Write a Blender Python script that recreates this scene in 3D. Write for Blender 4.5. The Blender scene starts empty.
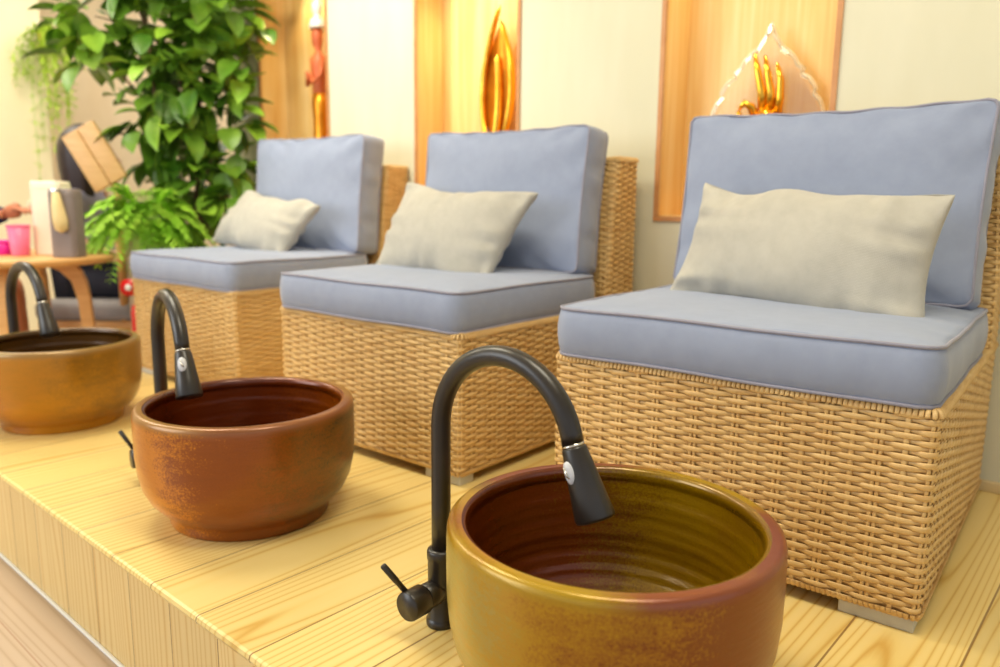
import bpy, bmesh, math, random
from math import sin, cos, pi, radians, sqrt, atan2, exp
from mathutils import Vector, Matrix, noise
random.seed(7)
S = bpy.context.scene
COL = S.collection
P = 0.2402                      # height of the wooden platform above the room floor

# ------------------------------------------------------------------ camera
cam_d = bpy.data.cameras.new('camera'); cam = bpy.data.objects.new('camera', cam_d); COL.objects.link(cam)
CAMLOC = Vector((0, -1.2326, 0.92104))
FW = Vector((-0.64762, 0.74229, -0.17204)); RT = Vector((0.75219, 0.65885, 0.01118)); UP = Vector((-0.12164, 0.12217, 0.98503))
cam.matrix_world = Matrix(((RT.x, UP.x, -FW.x, CAMLOC.x), (RT.y, UP.y, -FW.y, CAMLOC.y), (RT.z, UP.z, -FW.z, CAMLOC.z), (0, 0, 0, 1)))
cam_d.sensor_width = 36; cam_d.lens = 36 * 0.77035
cam_d.clip_start = 0.02
cam_d.dof.use_dof = True; cam_d.dof.focus_distance = 1.18; cam_d.dof.aperture_fstop = 2.8
S.camera = cam
# ------------------------------------------------------------------ light
w = bpy.data.worlds.new('world'); S.world = w; w.use_nodes = True
bg = w.node_tree.nodes['Background']; bg.inputs[0].default_value = (0.92, 0.96, 1.0, 1); bg.inputs[1].default_value = 0.55
def area(name, loc, target, size, power, col, sy=None):
    l = bpy.data.lights.new(name, 'AREA'); l.energy = power; l.color = col; l.shape = 'RECTANGLE'; l.size = size; l.size_y = sy or size
    o = bpy.data.objects.new(name, l); COL.objects.link(o); o.location = loc
    o.rotation_euler = (Vector(target) - Vector(loc)).to_track_quat('-Z', 'Y').to_euler(); return o
area('window_daylight', (-3.2, -3.6, 1.9), (-1.8, 0.3, 0.5), 2.4, 48, (0.93, 0.97, 1.0), 1.8)
area('ceiling_light_near', (-0.35, -0.5, 2.6), (-0.4, -0.3, 0), 1.0, 19, (1.0, 0.92, 0.72), 0.6)
area('ceiling_light_mid', (-2.4, -0.5, 2.6), (-2.4, -0.2, 0), 1.0, 22, (1.0, 0.93, 0.73), 0.6)
area('ceiling_light_far', (-4.6, -0.4, 2.6), (-4.8, 0.1, 0), 1.4, 32, (1.0, 0.92, 0.78), 1.0)
area('recess_fill', (-4.9, 1.6, 2.6), (-5.2, 1.7, 0), 1.0, 13, (1.0, 0.95, 0.86), 0.8)  # fill lamp added to brighten the beige left wall and the rear wall
def spot(name, loc, target, power, col, ang=60, blend=.8, size=.03):
    l = bpy.data.lights.new(name, 'SPOT'); l.energy = power; l.color = col; l.spot_size = radians(ang); l.spot_blend = blend; l.shadow_soft_size = size
    o = bpy.data.objects.new(name, l); COL.objects.link(o); o.location = loc
    o.rotation_euler = (Vector(target) - Vector(loc)).to_track_quat('-Z', 'Y').to_euler(); return o
spot('wall_washer', (-2.5, 0.25, 2.6), (-2.45, 0.88, 1.5), 44, (1.0, 0.95, 0.80), 75)
S.view_settings.view_transform = 'Standard'; S.view_settings.look = 'None'; S.view_settings.gamma = 1
S.view_settings.use_curve_mapping = False; S.view_settings.exposure = 0.50

# ------------------------------------------------------------------ helpers
def srgb(r, g, b):
    f = lambda c: (c/255/12.92) if c <= 10 else ((c/255+.055)/1.055)**2.4
    return (f(r), f(g), f(b), 1)
class NT:
    def __init__(s, name):
        s.m = bpy.data.materials.new(name); s.m.use_nodes = True; s.t = s.m.node_tree; s.n = s.t.nodes
        s.b = s.n['Principled BSDF']
    def N(s, typ, **kw):
        n = s.n.new(typ)
        for k, v in kw.items():
            if k == 'ins':
                for a, b in v.items(): s.set(n, a, b)
            else: setattr(n, k, v)
        return n
    def set(s, n, a, b):
        if isinstance(b, bpy.types.NodeSocket): s.t.links.new(b, n.inputs[a])
        else: n.inputs[a].default_value = b
    def math(s, op, a, b=0.0, c=None, clamp=False):
        n = s.N('ShaderNodeMath', operation=op, use_clamp=clamp); s.set(n, 0, a); s.set(n, 1, b)
        if c is not None: s.set(n, 2, c)
        return n.outputs[0]
    def obj(s): return s.N('ShaderNodeTexCoord').outputs['Object']
    def mapping(s, vec, scale=(1, 1, 1), loc=(0, 0, 0), rot=(0, 0, 0)):
        return s.N('ShaderNodeMapping', ins={'Vector': vec, 'Scale': scale, 'Location': loc, 'Rotation': rot}).outputs[0]
    def noise(s, vec, scale, detail=3, rough=.5, dist=0):
        return s.N('ShaderNodeTexNoise', ins={'Vector': vec, 'Scale': scale, 'Detail': detail, 'Roughness': rough, 'Distortion': dist}).outputs['Fac']
    def ramp(s, fac, stops, interp='LINEAR'):
        n = s.N('ShaderNodeValToRGB'); s.set(n, 0, fac); e = n.color_ramp.elements; n.color_ramp.interpolation = interp
        while len(e) < len(stops): e.new(0.5)
        for i, (p, c) in enumerate(stops): e[i].position = p; e[i].color = c if len(c) == 4 else (*c, 1)
        return n.outputs[0]
    def mix(s, fac, a, b, blend='MIX'):
        n = s.N('ShaderNodeMix', data_type='RGBA', blend_type=blend)
        s.set(n, 0, fac); s.set(n, 6, a); s.set(n, 7, b); return n.outputs[2]
    def bump(s, h, strength=.3, dist=.002, normal=None):
        n = s.N('ShaderNodeBump', ins={'Height': h, 'Strength': strength, 'Distance': dist})
        if normal: s.set(n, 'Normal', normal)
        s.t.links.new(n.outputs[0], s.b.inputs['Normal']); return n.outputs[0]
    def P(s, **kw):
        names = dict(col='Base Color', rough='Roughness', metal='Metallic', spec='Specular IOR Level', ior='IOR', trans='Transmission Weight',
                     emi='Emission Color', estr='Emission Strength', sheen='Sheen Weight', coat='Coat Weight', crough='Coat Roughness', sss='Subsurface Weight', alpha='Alpha')
        for k, v in kw.items(): s.set(s.b, names[k], v)
        return s
def soft(name, c1, c2, scale=8, rough=.5, bump=0, bscale=60, **kw):
    m = NT(name); v = m.obj(); n = m.noise(v, scale, 3)
    m.P(col=m.ramp(n, [(.3, c1), (.7, c2)]), rough=rough, **kw)
    if bump: m.bump(m.noise(v, bscale, 3), bump, .002)
    return m.m
def fabric(name, c1, c2, weave=900, bump=.25, rough=.85):
    m = NT(name); v = m.obj()
    n = m.noise(v, 30, 4, .6); big = m.noise(v, 4, 2)
    wx = m.N('ShaderNodeTexWave', wave_type='BANDS', bands_direction='X', ins={'Vector': v, 'Scale': weave/6.28, 'Distortion': 1.0}).outputs['Fac']
    wz = m.N('ShaderNodeTexWave', wave_type='BANDS', bands_direction='Z', ins={'Vector': v, 'Scale': weave/6.28, 'Distortion': 1.0}).outputs['Fac']
    h = m.math('ADD', wx, wz); f = m.math('ADD', m.math('MULTIPLY', n, .6), m.math('MULTIPLY', big, .4))
    m.P(col=m.ramp(f, [(.3, c1), (.7, c2)]), rough=rough, sheen=.25, spec=.2)
    m.bump(m.math('ADD', m.math('MULTIPLY', h, .5), n), bump, .0012)
    return m.m
M = {}
M['cushion'] = fabric('blue_grey_canvas', srgb(142, 151, 174), srgb(152, 161, 183), 1200, .15)
M['piping'] = fabric('grey_piping', srgb(140, 138, 152), srgb(152, 150, 164), 1500, .1)
M['linen'] = fabric('beige_linen', srgb(174, 169, 156), srgb(190, 185, 172), 700, .45)
M['black_metal'] = soft('matt_black_metal', srgb(34, 28, 22), srgb(42, 35, 28), 30, .34, spec=.6)
M['chrome'] = soft('chrome', srgb(200, 195, 185), srgb(215, 212, 205), 10, .15, metal=1.0)
M['white_plastic'] = soft('pale_grey_plastic', srgb(205, 205, 208), srgb(220, 220, 224), 10, .35)
M['foot'] = soft('pale_foot_plastic', srgb(190, 186, 172), srgb(205, 202, 190), 20, .5)
M['gold'] = soft('gold_leaf', srgb(235, 165, 40), srgb(255, 200, 80), 20, .22, metal=1.0)
M['amber'] = soft('amber_gold', srgb(200, 120, 20), srgb(240, 160, 40), 20, .3, metal=.7)
M['terracotta'] = soft('terracotta', srgb(190, 110, 70), srgb(206, 126, 84), 12, .8)

def rattan_mat():
    m = NT('woven_rattan'); v = m.obj()
    n1 = m.noise(m.mapping(v, (14, 14, 130)), 1.0, 3, .6); n2 = m.noise(v, 5, 3); n3 = m.noise(m.mapping(v, (30, 30, 700)), 1.0, 2)
    f = m.math('ADD', m.math('MULTIPLY', n1, .55), m.math('ADD', m.math('MULTIPLY', n2, .25), m.math('MULTIPLY', n3, .2)))
    m.P(col=m.ramp(f, [(.34, srgb(190, 144, 82)), (.47, srgb(214, 174, 110)), (.6, srgb(226, 190, 128)), (.72, srgb(238, 210, 156))]), rough=.42, spec=.45)
    m.bump(n3, .3, .001); return m.m
M['rattan'] = rattan_mat()
M['rattan_dark'] = soft('light_blocker_rattan', srgb(190, 144, 84), srgb(204, 160, 98), 20, .8)  # for the solid cores added behind the weave to block light

def pine(name, width, axis, cols, seam_col, along='y', off=0.0, ringscale=1.0, rough=.32):
    """planks whose length runs along `along`, laid side by side across `axis`"""
    m = NT(name); v = m.obj(); sp = m.N('ShaderNodeSeparateXYZ', ins={0: v}); A = {'x': sp.outputs[0], 'y': sp.outputs[1], 'z': sp.outputs[2]}
    a = m.math('DIVIDE', m.math('ADD', A[axis], off), width); fl = m.math('FLOOR', a); fr = m.math('FRACT', a)
    rnd = m.N('ShaderNodeTexWhiteNoise', noise_dimensions='1D', ins={'W': fl}).outputs['Value']
    seam = m.math('LESS_THAN', m.math('MINIMUM', fr, m.math('SUBTRACT', 1.0, fr)), .0016/width)
    c = m.N('ShaderNodeCombineXYZ')
    m.set(c, 0, m.math('MULTIPLY', A[axis], 7.5*ringscale)); m.set(c, 1, m.math('MULTIPLY', A[along], .55*ringscale)); m.set(c, 2, m.math('MULTIPLY', fl, 7.31))
    n = m.noise(c.outputs[0], 1.0, 1, .4, .0)
    rings = m.math('PINGPONG', m.math('ADD', m.math('MULTIPLY', n, 22), m.math('MULTIPLY', A[axis], 95)), 1.0)
    rings = m.math('POWER', rings, 3.0)
    c2 = m.N('ShaderNodeCombineXYZ'); m.set(c2, 0, m.math('MULTIPLY', A[axis], 220)); m.set(c2, 1, m.math('MULTIPLY', A[along], 5)); m.set(c2, 2, fl)
    fine = m.noise(c2.outputs[0], 1.0, 2)
    blot = m.noise(v, 5, 2)
    f = m.math('ADD', m.math('MULTIPLY', rings, .62), m.math('ADD', m.math('MULTIPLY', fine, .18), m.math('MULTIPLY', blot, .25)))
    col = m.ramp(f, [(.12, cols[0]), (.45, cols[1]), (.8, cols[2])])
    tone = m.N('ShaderNodeMapRange', ins={0: rnd, 3: .93, 4: 1.05}).outputs[0]
    hs = m.N('ShaderNodeHueSaturation', ins={'Color': col, 'Value': tone})
    # knots
    vo = m.N('ShaderNodeTexVoronoi', feature='F1', ins={'Vector': v, 'Scale': 2.1}); kd = vo.outputs['Distance']
    kn = m.math('LESS_THAN', m.math('ADD', kd, m.math('MULTIPLY', m.noise(v, 60, 3), .02)), .037)
    colk = m.mix(m.math('MULTIPLY', kn, .8), hs.outputs[0], srgb(120, 72, 30))
    m.P(col=m.mix(m.math('MULTIPLY', seam, .75), colk, seam_col), rough=rough, spec=.4, coat=.15, crough=.25)
    m.bump(m.math('SUBTRACT', m.math('MULTIPLY', rings, .12), seam), .5, .001)
    return m.m
PC = [srgb(236, 210, 140), srgb(232, 203, 126), srgb(212, 170, 88)]
M['pine_top'] = pine('pine_boards_top', .162, 'x', PC, srgb(120, 76, 30), 'y', 1.463+1.62)
M['pine_riser'] = pine('pine_boards_riser', .1645, 'x', [srgb(232, 204, 142), srgb(227, 196, 130), srgb(212, 170, 100)], srgb(120, 74, 30), 'z', 1.581+1.645, 1.0, .45)
M['floor'] = pine('laminate_floor', .19, 'y', [srgb(190, 168, 144), srgb(184, 160, 134), srgb(172, 148, 120)], srgb(160, 124, 96), 'x', .02, .6, .4)
def wall_mat(name, a, b):
    m = NT(name); v = m.obj(); m.P(col=m.ramp(m.noise(m.mapping(v, (3, 3, .6)), 3, 3), [(.35, a), (.65, b)]), rough=.8, spec=.15)
    m.bump(m.noise(m.mapping(v, (60, 60, 8)), 2, 3), .12, .002); return m.m
M['wall'] = wall_mat('cream_wallpaper', srgb(217, 213, 186), srgb(222, 218, 193))
M['wall_beige'] = wall_mat('beige_panelling', srgb(226, 206, 176), srgb(230, 212, 184))
M['wall_cream'] = wall_mat('cream_paint', srgb(238, 226, 190), srgb(241, 230, 196))
M['white'] = soft('white_paint', srgb(232, 232, 226), srgb(238, 238, 233), 5, .6)
M['base'] = soft('beige_baseboard', srgb(214, 190, 140), srgb(222, 198, 150), 8, .5)
def niche_mat():
    m = NT('honey_wood_veneer'); v = m.obj()
    n = m.noise(m.mapping(v, (11, 11, .7)), 1.6, 3, .55, .4); n2 = m.noise(m.mapping(v, (90, 90, 2.0)), 1.0, 3)
    f = m.math('ADD', m.math('MULTIPLY', n, .75), m.math('MULTIPLY', n2, .25))
    m.P(col=m.ramp(f, [(.32, srgb(226, 170, 92)), (.5, srgb(238, 196, 124)), (.66, srgb(246, 214, 154))]), rough=.4, spec=.35); return m.m
M['niche'] = niche_mat()
M['niche_frame'] = soft('niche_edge_strip', srgb(190, 130, 76), srgb(204, 146, 92), 20, .5)
def light_wood(name, a, b):
    m = NT(name); v = m.obj(); n = m.noise(m.mapping(v, (4, 4, 30)), 2, 3, .5, .5)
    m.P(col=m.ramp(n, [(.3, a), (.7, b)]), rough=.4); return m.m
M['beech'] = light_wood('beech_wood', srgb(214, 158, 92), srgb(230, 180, 116))
M['board'] = light_wood('tan_board_wood', srgb(206, 160, 98), srgb(220, 178, 118))
M['leaf'] = soft('dark_green_leaf', srgb(64, 112, 26), srgb(126, 164, 52), 7, .35, spec=.5)
M['leaf_light'] = soft('fresh_green_leaf', srgb(120, 168, 40), srgb(164, 204, 66), 9, .45)
M['fern'] = soft('fern_green', srgb(136, 200, 40), srgb(190, 232, 84), 12, .5)
M['lime'] = soft('lime_foliage', srgb(160, 196, 44), srgb(196, 220, 80), 12, .6)
M['bark'] = soft('brown_bark', srgb(96, 72, 44), srgb(122, 94, 62), 20, .8)

def glaze(name, stops, grad, nz=1.0, inner=None, speck=.5, rough=.3, rim=None):
    """kiln-fired glaze: colour drifts round the pot (grad = direction), broken by speckle"""
    m = NT(name); v = m.obj(); sp = m.N('ShaderNodeSeparateXYZ', ins={0: v})
    g = m.math('ADD', m.math('MULTIPLY', sp.outputs[0], grad[0]), m.math('ADD', m.math('MULTIPLY', sp.outputs[1], grad[1]), m.math('MULTIPLY', sp.outputs[2], grad[2])))
    big = m.math('MULTIPLY', m.math('SUBTRACT', m.noise(v, 6, 3, .5), .5), .9*nz)
    sm = m.math('MULTIPLY', m.math('SUBTRACT', m.noise(v, 260, 2, .7), .5), speck)
    mid = m.math('MULTIPLY', m.math('SUBTRACT', m.noise(m.mapping(v, (1, 1, 3.5)), 18, 3, .6), .5), .35)
    f = m.math('ADD', m.math('ADD', g, .5), m.math('ADD', big, m.math('ADD', sm, mid)))
    col = m.ramp(f, stops)
    if rim:
        edge = m.N('ShaderNodeMapRange', ins={0: m.math('ADD', sp.outputs[2], m.math('MULTIPLY', sm, .01)), 1: rim[0]-.020, 2: rim[0]-.006, 3: 0, 4: 1}).outputs[0]
        ra = m.math('ADD', m.math('MULTIPLY', sp.outputs[0], .80), m.math('MULTIPLY', sp.outputs[1], .60)); rb = m.math('ADD', m.math('MULTIPLY', sp.outputs[0], -.60), m.math('MULTIPLY', sp.outputs[1], .80))
        q = m.math('ADD', m.math('MULTIPLY', m.math('MULTIPLY', ra, rb), 9.0), m.math('ADD', m.noise(v, 4.5, 1), m.math('MULTIPLY', sm, .3)))
        rc = m.ramp(q, [(.40, rim[1]), (.58, rim[2])])
        col = m.mix(edge, col, rc)
    col = m.N('ShaderNodeHueSaturation', ins={'Color': col, 'Value': .84, 'Saturation': 1.08}).outputs[0]
    m.P(col=col, metal=.22, rough=rough, spec=.6, coat=.2, crough=.25)
    m.bump(m.noise(m.mapping(v, (1, 1, 6)), 30, 3), .18, .003)
    return m.m

def mesh_obj(name, verts, faces, mat, parent=None, smooth=True, loc=None, rot=None):
    me = bpy.data.meshes.new(name); me.from_pydata([tuple(v) for v in verts], [], faces); me.update()
    if smooth: me.polygons.foreach_set('use_smooth', [True]*len(me.polygons))
    me.materials.append(mat)
    o = bpy.data.objects.new(name, me); COL.objects.link(o)
    if parent: o.parent = parent
    if loc: o.location = loc
    if rot: o.rotation_euler = rot
    return o
class MB:
    def __init__(s): s.v = []; s.f = []
    def add(s, v, f):
        k = len(s.v); s.v += [Vector(x) for x in v]; s.f += [tuple(i+k for i in q) for q in f]; return s
    def box(s, x0, x1, y0, y1, z0, z1, mat=None):
        v = [Vector((x, y, z)) for z in (z0, z1) for y in (y0, y1) for x in (x0, x1)]
        if mat: v = [mat @ q for q in v]
        return s.add(v, [(0, 2, 3, 1), (4, 5, 7, 6), (0, 1, 5, 4), (2, 6, 7, 3), (0, 4, 6, 2), (1, 3, 7, 5)])
    def tube(s, pts, rad, n=12, cap=True, flat=None):
        pts = [Vector(p) for p in pts]; rs = rad if isinstance(rad, (list, tuple)) else [rad]*len(pts)
        k = len(s.v); t0 = (pts[1]-pts[0]).normalized(); ref = Vector((0, 0, 1)) if abs(t0.z) < .9 else Vector((1, 0, 0))
        nrm = t0.cross(ref).normalized()
        for i, p in enumerate(pts):
            t = (pts[min(i+1, len(pts)-1)] - pts[max(i-1, 0)]).normalized()
            nrm = (nrm - t*nrm.dot(t)).normalized(); b = t.cross(nrm)
            for j in range(n):
                a = 2*pi*j/n; s.v.append(p + (nrm*cos(a)*(flat or 1) + b*sin(a))*rs[i])
        for i in range(len(pts)-1):
            for j in range(n):
                a = k+i*n+j; b2 = k+i*n+(j+1) % n; s.f.append((a, b2, b2+n, a+n))
        if cap:
            s.f.append(tuple(k+j for j in range(n))[::-1]); s.f.append(tuple(k+(len(pts)-1)*n+j for j in range(n)))
        return s
    def loop(s, pts, r, n=8):
        """closed tube"""
        pts = [Vector(p) for p in pts]; k = len(s.v); L = len(pts)
        c = sum(pts, Vector())/L; nn = Vector((0, 0, 0))
        for i in range(L): nn += (pts[i]-c).cross(pts[(i+1) % L]-c)
        nn.normalize()
        for i, p in enumerate(pts):
            t = (pts[(i+1) % L]-pts[i-1]).normalized(); a_ = t.cross(nn).normalized(); b_ = t.cross(a_)
            for j in range(n): a = 2*pi*j/n; s.v.append(p+(a_*cos(a)+b_*sin(a))*r)
        for i in range(L):
            for j in range(n):
                a = k+i*n+j; b2 = k+i*n+(j+1) % n; a2 = k+((i+1) % L)*n+j; b3 = k+((i+1) % L)*n+(j+1) % n
                s.f.append((a, b2, b3, a2))
        return s
    def lathe(s, prof, n=48, c=(0, 0, 0), mat=None, cap=True):
        k = len(s.v); c = Vector(c)
        for r, z in prof:
            for j in range(n):
                a = 2*pi*j/n; q = Vector((r*cos(a), r*sin(a), z))
                s.v.append((mat @ q if mat else q) + c)
        for i in range(len(prof)-1):
            for j in range(n):
                a = k+i*n+j; b = k+i*n+(j+1) % n; s.f.append((a, b, b+n, a+n))
        if cap and prof[0][0] > 1e-5: s.f.append(tuple(k+j for j in range(n))[::-1])
        if cap and prof[-1][0] > 1e-5: s.f.append(tuple(k+(len(prof)-1)*n+j for j in range(n)))
        return s
    def build(s, name, mat, parent=None, smooth=True, bevel=0, **kw):
        o = mesh_obj(name, s.v, s.f, mat, parent, smooth, **kw)
        if bevel:
            b = o.modifiers.new('bevel', 'BEVEL'); b.width = bevel; b.segments = 3; b.limit_method = 'ANGLE'
        return o
def empty(name, loc=(0, 0, 0), rz=0):
    o = bpy.data.objects.new(name, None); COL.objects.link(o); o.location = loc; o.rotation_euler = (0, 0, rz); o.empty_display_size = .1; return o
def tag(o, label, cat, group=None, kind=None):
    o['label'] = label; o['category'] = cat
    if group: o['group'] = group
    if kind: o['kind'] = kind
    return o
def struct(o): o['kind'] = 'structure'; return o
def copy_tree(o, parent=None):
    c = o.copy(); COL.objects.link(c); c.parent = parent
    for ch in [x for x in bpy.data.objects if x.parent == o]: copy_tree(ch, c)
    return c
def flat(o):
    o.data.polygons.foreach_set('use_smooth', [False]*len(o.data.polygons)); return o

# ------------------------------------------------------------------ the room
YW = 0.88; ZC = 2.75
NZ0, NZ1 = 0.872, 2.0
NICHES = [(-3.367, -2.850), (-2.282, -1.775), (-1.209, -0.717)]
def wall_with_niches():
    b = MB(); T = .12
    xs = [-3.63]
    for a, c in NICHES: xs += [a, c]
    xs.append(3.2)
    for i in range(0, len(xs), 2): b.box(xs[i], xs[i+1], YW, YW+T+.14, 0, ZC)
    for a, c in NICHES: b.box(a, c, YW, YW+T+.14, 0, NZ0); b.box(a, c, YW, YW+T+.14, NZ1, ZC)
    return struct(flat(b.build('wall_back', M['wall'])))
wall_with_niches()
struct(flat(MB().box(-3.63, -3.51, YW+.26, 2.6, 0, ZC).build('wall_return', M['wall'])))
struct(flat(MB().box(-7.0, -3.51, 2.6, 2.7, 0, ZC).build('wall_rear', M['white'])))
struct(flat(MB().box(-6.35, -6.25, .715, 2.6, 0, ZC).build('wall_left', M['wall_beige'])))
struct(flat(MB().box(-6.35, -5.605, -4.5, .715, 0, ZC).build('wall_left_front', M['wall_cream'])))
struct(flat(MB().box(-7.0, 3.2, -5.0, 2.7, -.06, 0).build('floor', M['floor'])))
struct(flat(MB().box(-7.0, 3.2, -5.0, 2.7, ZC, ZC+.06).build('ceiling', M['white'])))
struct(MB().box(-3.125, 3.2, YW-.014, YW, P, P+.026).build('baseboard_back', M['base'], bevel=.003))
for i, (a, c) in enumerate(NICHES):
    b = MB(); D = .14; t = .006
    b.box(a, c, YW+D-t, YW+D, NZ0, NZ1); b.box(a, a+t, YW, YW+D, NZ0, NZ1); b.box(c-t, c, YW, YW+D, NZ0, NZ1)
    b.box(a, c, YW, YW+D, NZ0, NZ0+t); b.box(a, c, YW, YW+D, NZ1-t, NZ1)
    struct(flat(b.build('wall_niche', M['niche'])))
    f = MB(); e = .012; y0 = YW-.006
    f.box(a-e, a+.002, y0, YW+.004, NZ0-e, NZ1+e); f.box(c-.002, c+e, y0, YW+.004, NZ0-e, NZ1+e)
    f.box(a+.002, c-.002, y0, YW+.004, NZ0-e, NZ0+.002); f.box(a+.002, c-.002, y0, YW+.004, NZ1-.002, NZ1+e)
    struct(flat(f.build('trim_%d' % (i+1), M['niche_frame'])))
    x = (a+c)/2
    spot('niche_downlight', (x, YW+.05, NZ1-.03), (x, YW+.10, NZ0), 6.5 if i != 1 else 14, (1.0, .86, .50), 80, .7, .02)

# platform with a softly rounded nosing
XP0 = -3.125
root = struct(empty('wooden_platform', (0, 0, 0)))
flat(MB().box(XP0, 3.2, -.671, -.649, 0, P-.018).build('riser', M['pine_riser'], root))
nb = MB(); prof = [(-.649, P-.018), (-.673, P-.018), (-.678, P-.014), (-.680, P-.008), (-.678, P-.002), (-.673, P), (YW, P), (YW, 0), (-.649, 0)]
k = len(prof); vs = [(x, y, z) for x in (XP0, 3.2) for y, z in prof]
nb.add(vs, [(i, (i+1) % k, (i+1) % k+k, i+k) for i in range(k)] + [tuple(range(k))[::-1], tuple(range(k, 2*k))])
flat(nb.build('top_boards', M['pine_top'], root))
struct(MB().box(XP0, 3.2, -.6795, -.671, 0, .004).build('trim_4', M['white'], bevel=.002))

# ------------------------------------------------------------------ rattan chairs
def rrect(x0, x1, y0, y1, r, t):
    """point + outward normal on a rounded rectangle, t in 0..1, starting mid-front"""
    w = x1-x0; d = y1-y0; per = 2*(w-2*r)+2*(d-2*r)+2*pi*r; s = (t % 1)*per
    segs = [('l', x0+r, y0, 1, 0, w-2*r), ('a', x1-r, y0+r, -pi/2), ('l', x1, y0+r, 0, 1, d-2*r), ('a', x1-r, y1-r, 0),
            ('l', x1-r, y1, -1, 0, w-2*r), ('a', x0+r, y1-r, pi/2), ('l', x0, y1-r, 0, -1, d-2*r), ('a', x0+r, y0+r, pi)]
    for g in segs:
        L = g[5] if g[0] == 'l' else pi*r/2
        if s <= L or g is segs[-1]:
            if g[0] == 'l': return Vector((g[1]+g[3]*s, g[2]+g[4]*s, 0)), Vector((g[4], -g[3], 0))
            a = g[3]+s/r; return Vector((g[1]+r*cos(a), g[2]+r*sin(a), 0)), Vector((cos(a), sin(a), 0))
        s -= L
def weave(rect_at, z0, z1, ncol, rowp, seed=1):
    """horizontal canes woven over alternating single and double stakes"""
    rnd = random.Random(seed); V = []; F = []
    nrow = int(round((z1-z0)/rowp)); rp = (z1-z0)/nrow; SUB = 6; A = .0025; hw = rp*.59; th = .0016
    K = 8
    def sq(x): return max(-1, min(1, sin(x)*1.5))
    for r in range(nrow):
        z = z0+(r+.5)*rp; ph = (r % 2)*pi; n = ncol*SUB; k = len(V); R = rect_at(z); jz = 0
        for i in range(n):
            if i % (SUB*2) == 0: jz = rnd.uniform(-1, 1)*rp*.10
            p, nn = rrect(*R, i/n); u = sq(pi*i/SUB+ph)
            cx = p+nn*(A*u); zz = z+jz - .0*u; wdt = hw*(.86+.14*u)
            for j in range(K):
                a = 2*pi*j/K; V.append(cx+nn*(th*cos(a))+Vector((0, 0, zz-p.z*0+wdt*sin(a))))
        for i in range(n):
            i2 = (i+1) % n
            for j in range(K):
                j2 = (j+1) % K; F.append((k+i*K+j, k+i2*K+j, k+i2*K+j2, k+i*K+j2))
    # stakes
    for c in range(ncol):
        offs = (-.0042, .0042) if c % 2 else (0,)
        for of in offs:
            k = len(V); n = nrow*2+1
            for i in range(n):
                z = z0+i*rp/2; R = rect_at(z); w_, d_ = R[1]-R[0], R[3]-R[2]
                per = 2*(w_+d_); p, nn = rrect(*R, (c+.5)/ncol+of/per)
                tt = Vector((-nn.y, nn.x, 0)); row = (i-1)/2
                u = -sin(pi*(c+.5)+pi*row)*1.0 if i % 2 else 0
                ww = .0034 if len(offs) == 2 else .0046
                cx = p+nn*(A*.55*u+.0)
                for j in range(6):
                    a = 2*pi*j/6; V.append(cx+nn*(.0016*cos(a))+tt*(ww*sin(a))+Vector((0, 0, z)))
            for i in range(n-1):
                for j in range(6):
                    j2 = (j+1) % 6; F.append((k+i*6+j, k+i*6+j2, k+(i+1)*6+j2, k+(i+1)*6+j))
    return V, F
def rim(rect, z, inward, up=1, step=.0085, h=.007):
    """cane wrapped over the edge"""
    b = MB(); w_, d_ = rect[1]-rect[0], rect[3]-rect[2]; n = int(2*(w_+d_)/step)
    for i in range(n):
        p, nn = rrect(*rect, i/n); q = Vector((p.x, p.y, z))
        pts = [q+nn*.0035-Vector((0, 0, up*h)), q+nn*.004-Vector((0, 0, up*.004)), q+nn*.0005+Vector((0, 0, up*.0025)), q-nn*.006+Vector((0, 0, up*.0035)), q-nn*inward+Vector((0, 0, up*.003))]
        b.tube(pts, .0043, 5, False, .5)
    return b
W, D, HB, HR = .70, .80, .026, .368
CH = .097; ZS = HR+CH-.002
chair_protos = {}
def make_chair(k):
    root = empty('rattan_chair')
    if not chair_protos:
        R = (0.003, W-.003, 0.003, D-.003, .012)
        v, f = weave(lambda z: R, HB, HR-.004, 76, .0087)
        base = mesh_obj('seat_base', v, f, M['rattan'], root)
        bb = rim(R, HR-.002, .045); bb2 = rim(R, HB+.002, .01, -1)
        bb.build('rim_binding', M['rattan'], base); bb2.build('rim_binding', M['rattan'], base)
        flat(MB().box(.008, W-.008, .008, D-.008, HB+.004, HR-.004).build('light_blocker', M['rattan_dark'], base))  # solid box added inside the base so no light passes the weave
        fr = lambda z: .635+.05*min(1, max(0, (z-HR)/(.80-HR)))
        Rb = lambda z: (.003, W-.003, fr(z), D-.003, .012)
        v, f = weave(Rb, HR+.004, .798, 52, .0087, 5)
        back = mesh_obj('backrest', v, f, M['rattan'], root)
        rim(Rb(.80), .80, .03).build('rim_binding', M['rattan'], back)
        lb = MB(); x0, x1 = .008, W-.008; y1 = D-.008
        lb.add([(x0, fr(HR)+.005, HR), (x1, fr(HR)+.005, HR), (x1, y1, HR), (x0, y1, HR), (x0, fr(.8)+.005, .798), (x1, fr(.8)+.005, .798), (x1, y1, .798), (x0, y1, .798)],
               [(3, 2, 1, 0), (4, 5, 6, 7), (0, 1, 5, 4), (1, 2, 6, 5), (2, 3, 7, 6), (3, 0, 4, 7)])
        flat(lb.build('light_blocker', M['rattan_dark'], back))  # same added light block, shaped to the backrest
        for fx in (.006, W-.006-.115):
            for fy in (.008, D-.008-.05):
                MB().box(fx, fx+.115, fy, fy+.05, 0, HB).build('leg', M['foot'], root, bevel=.002)
        chair_protos['c'] = root; return root
    bpy.data.objects.remove(root)
    return copy_tree(chair_protos['c'])
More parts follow.
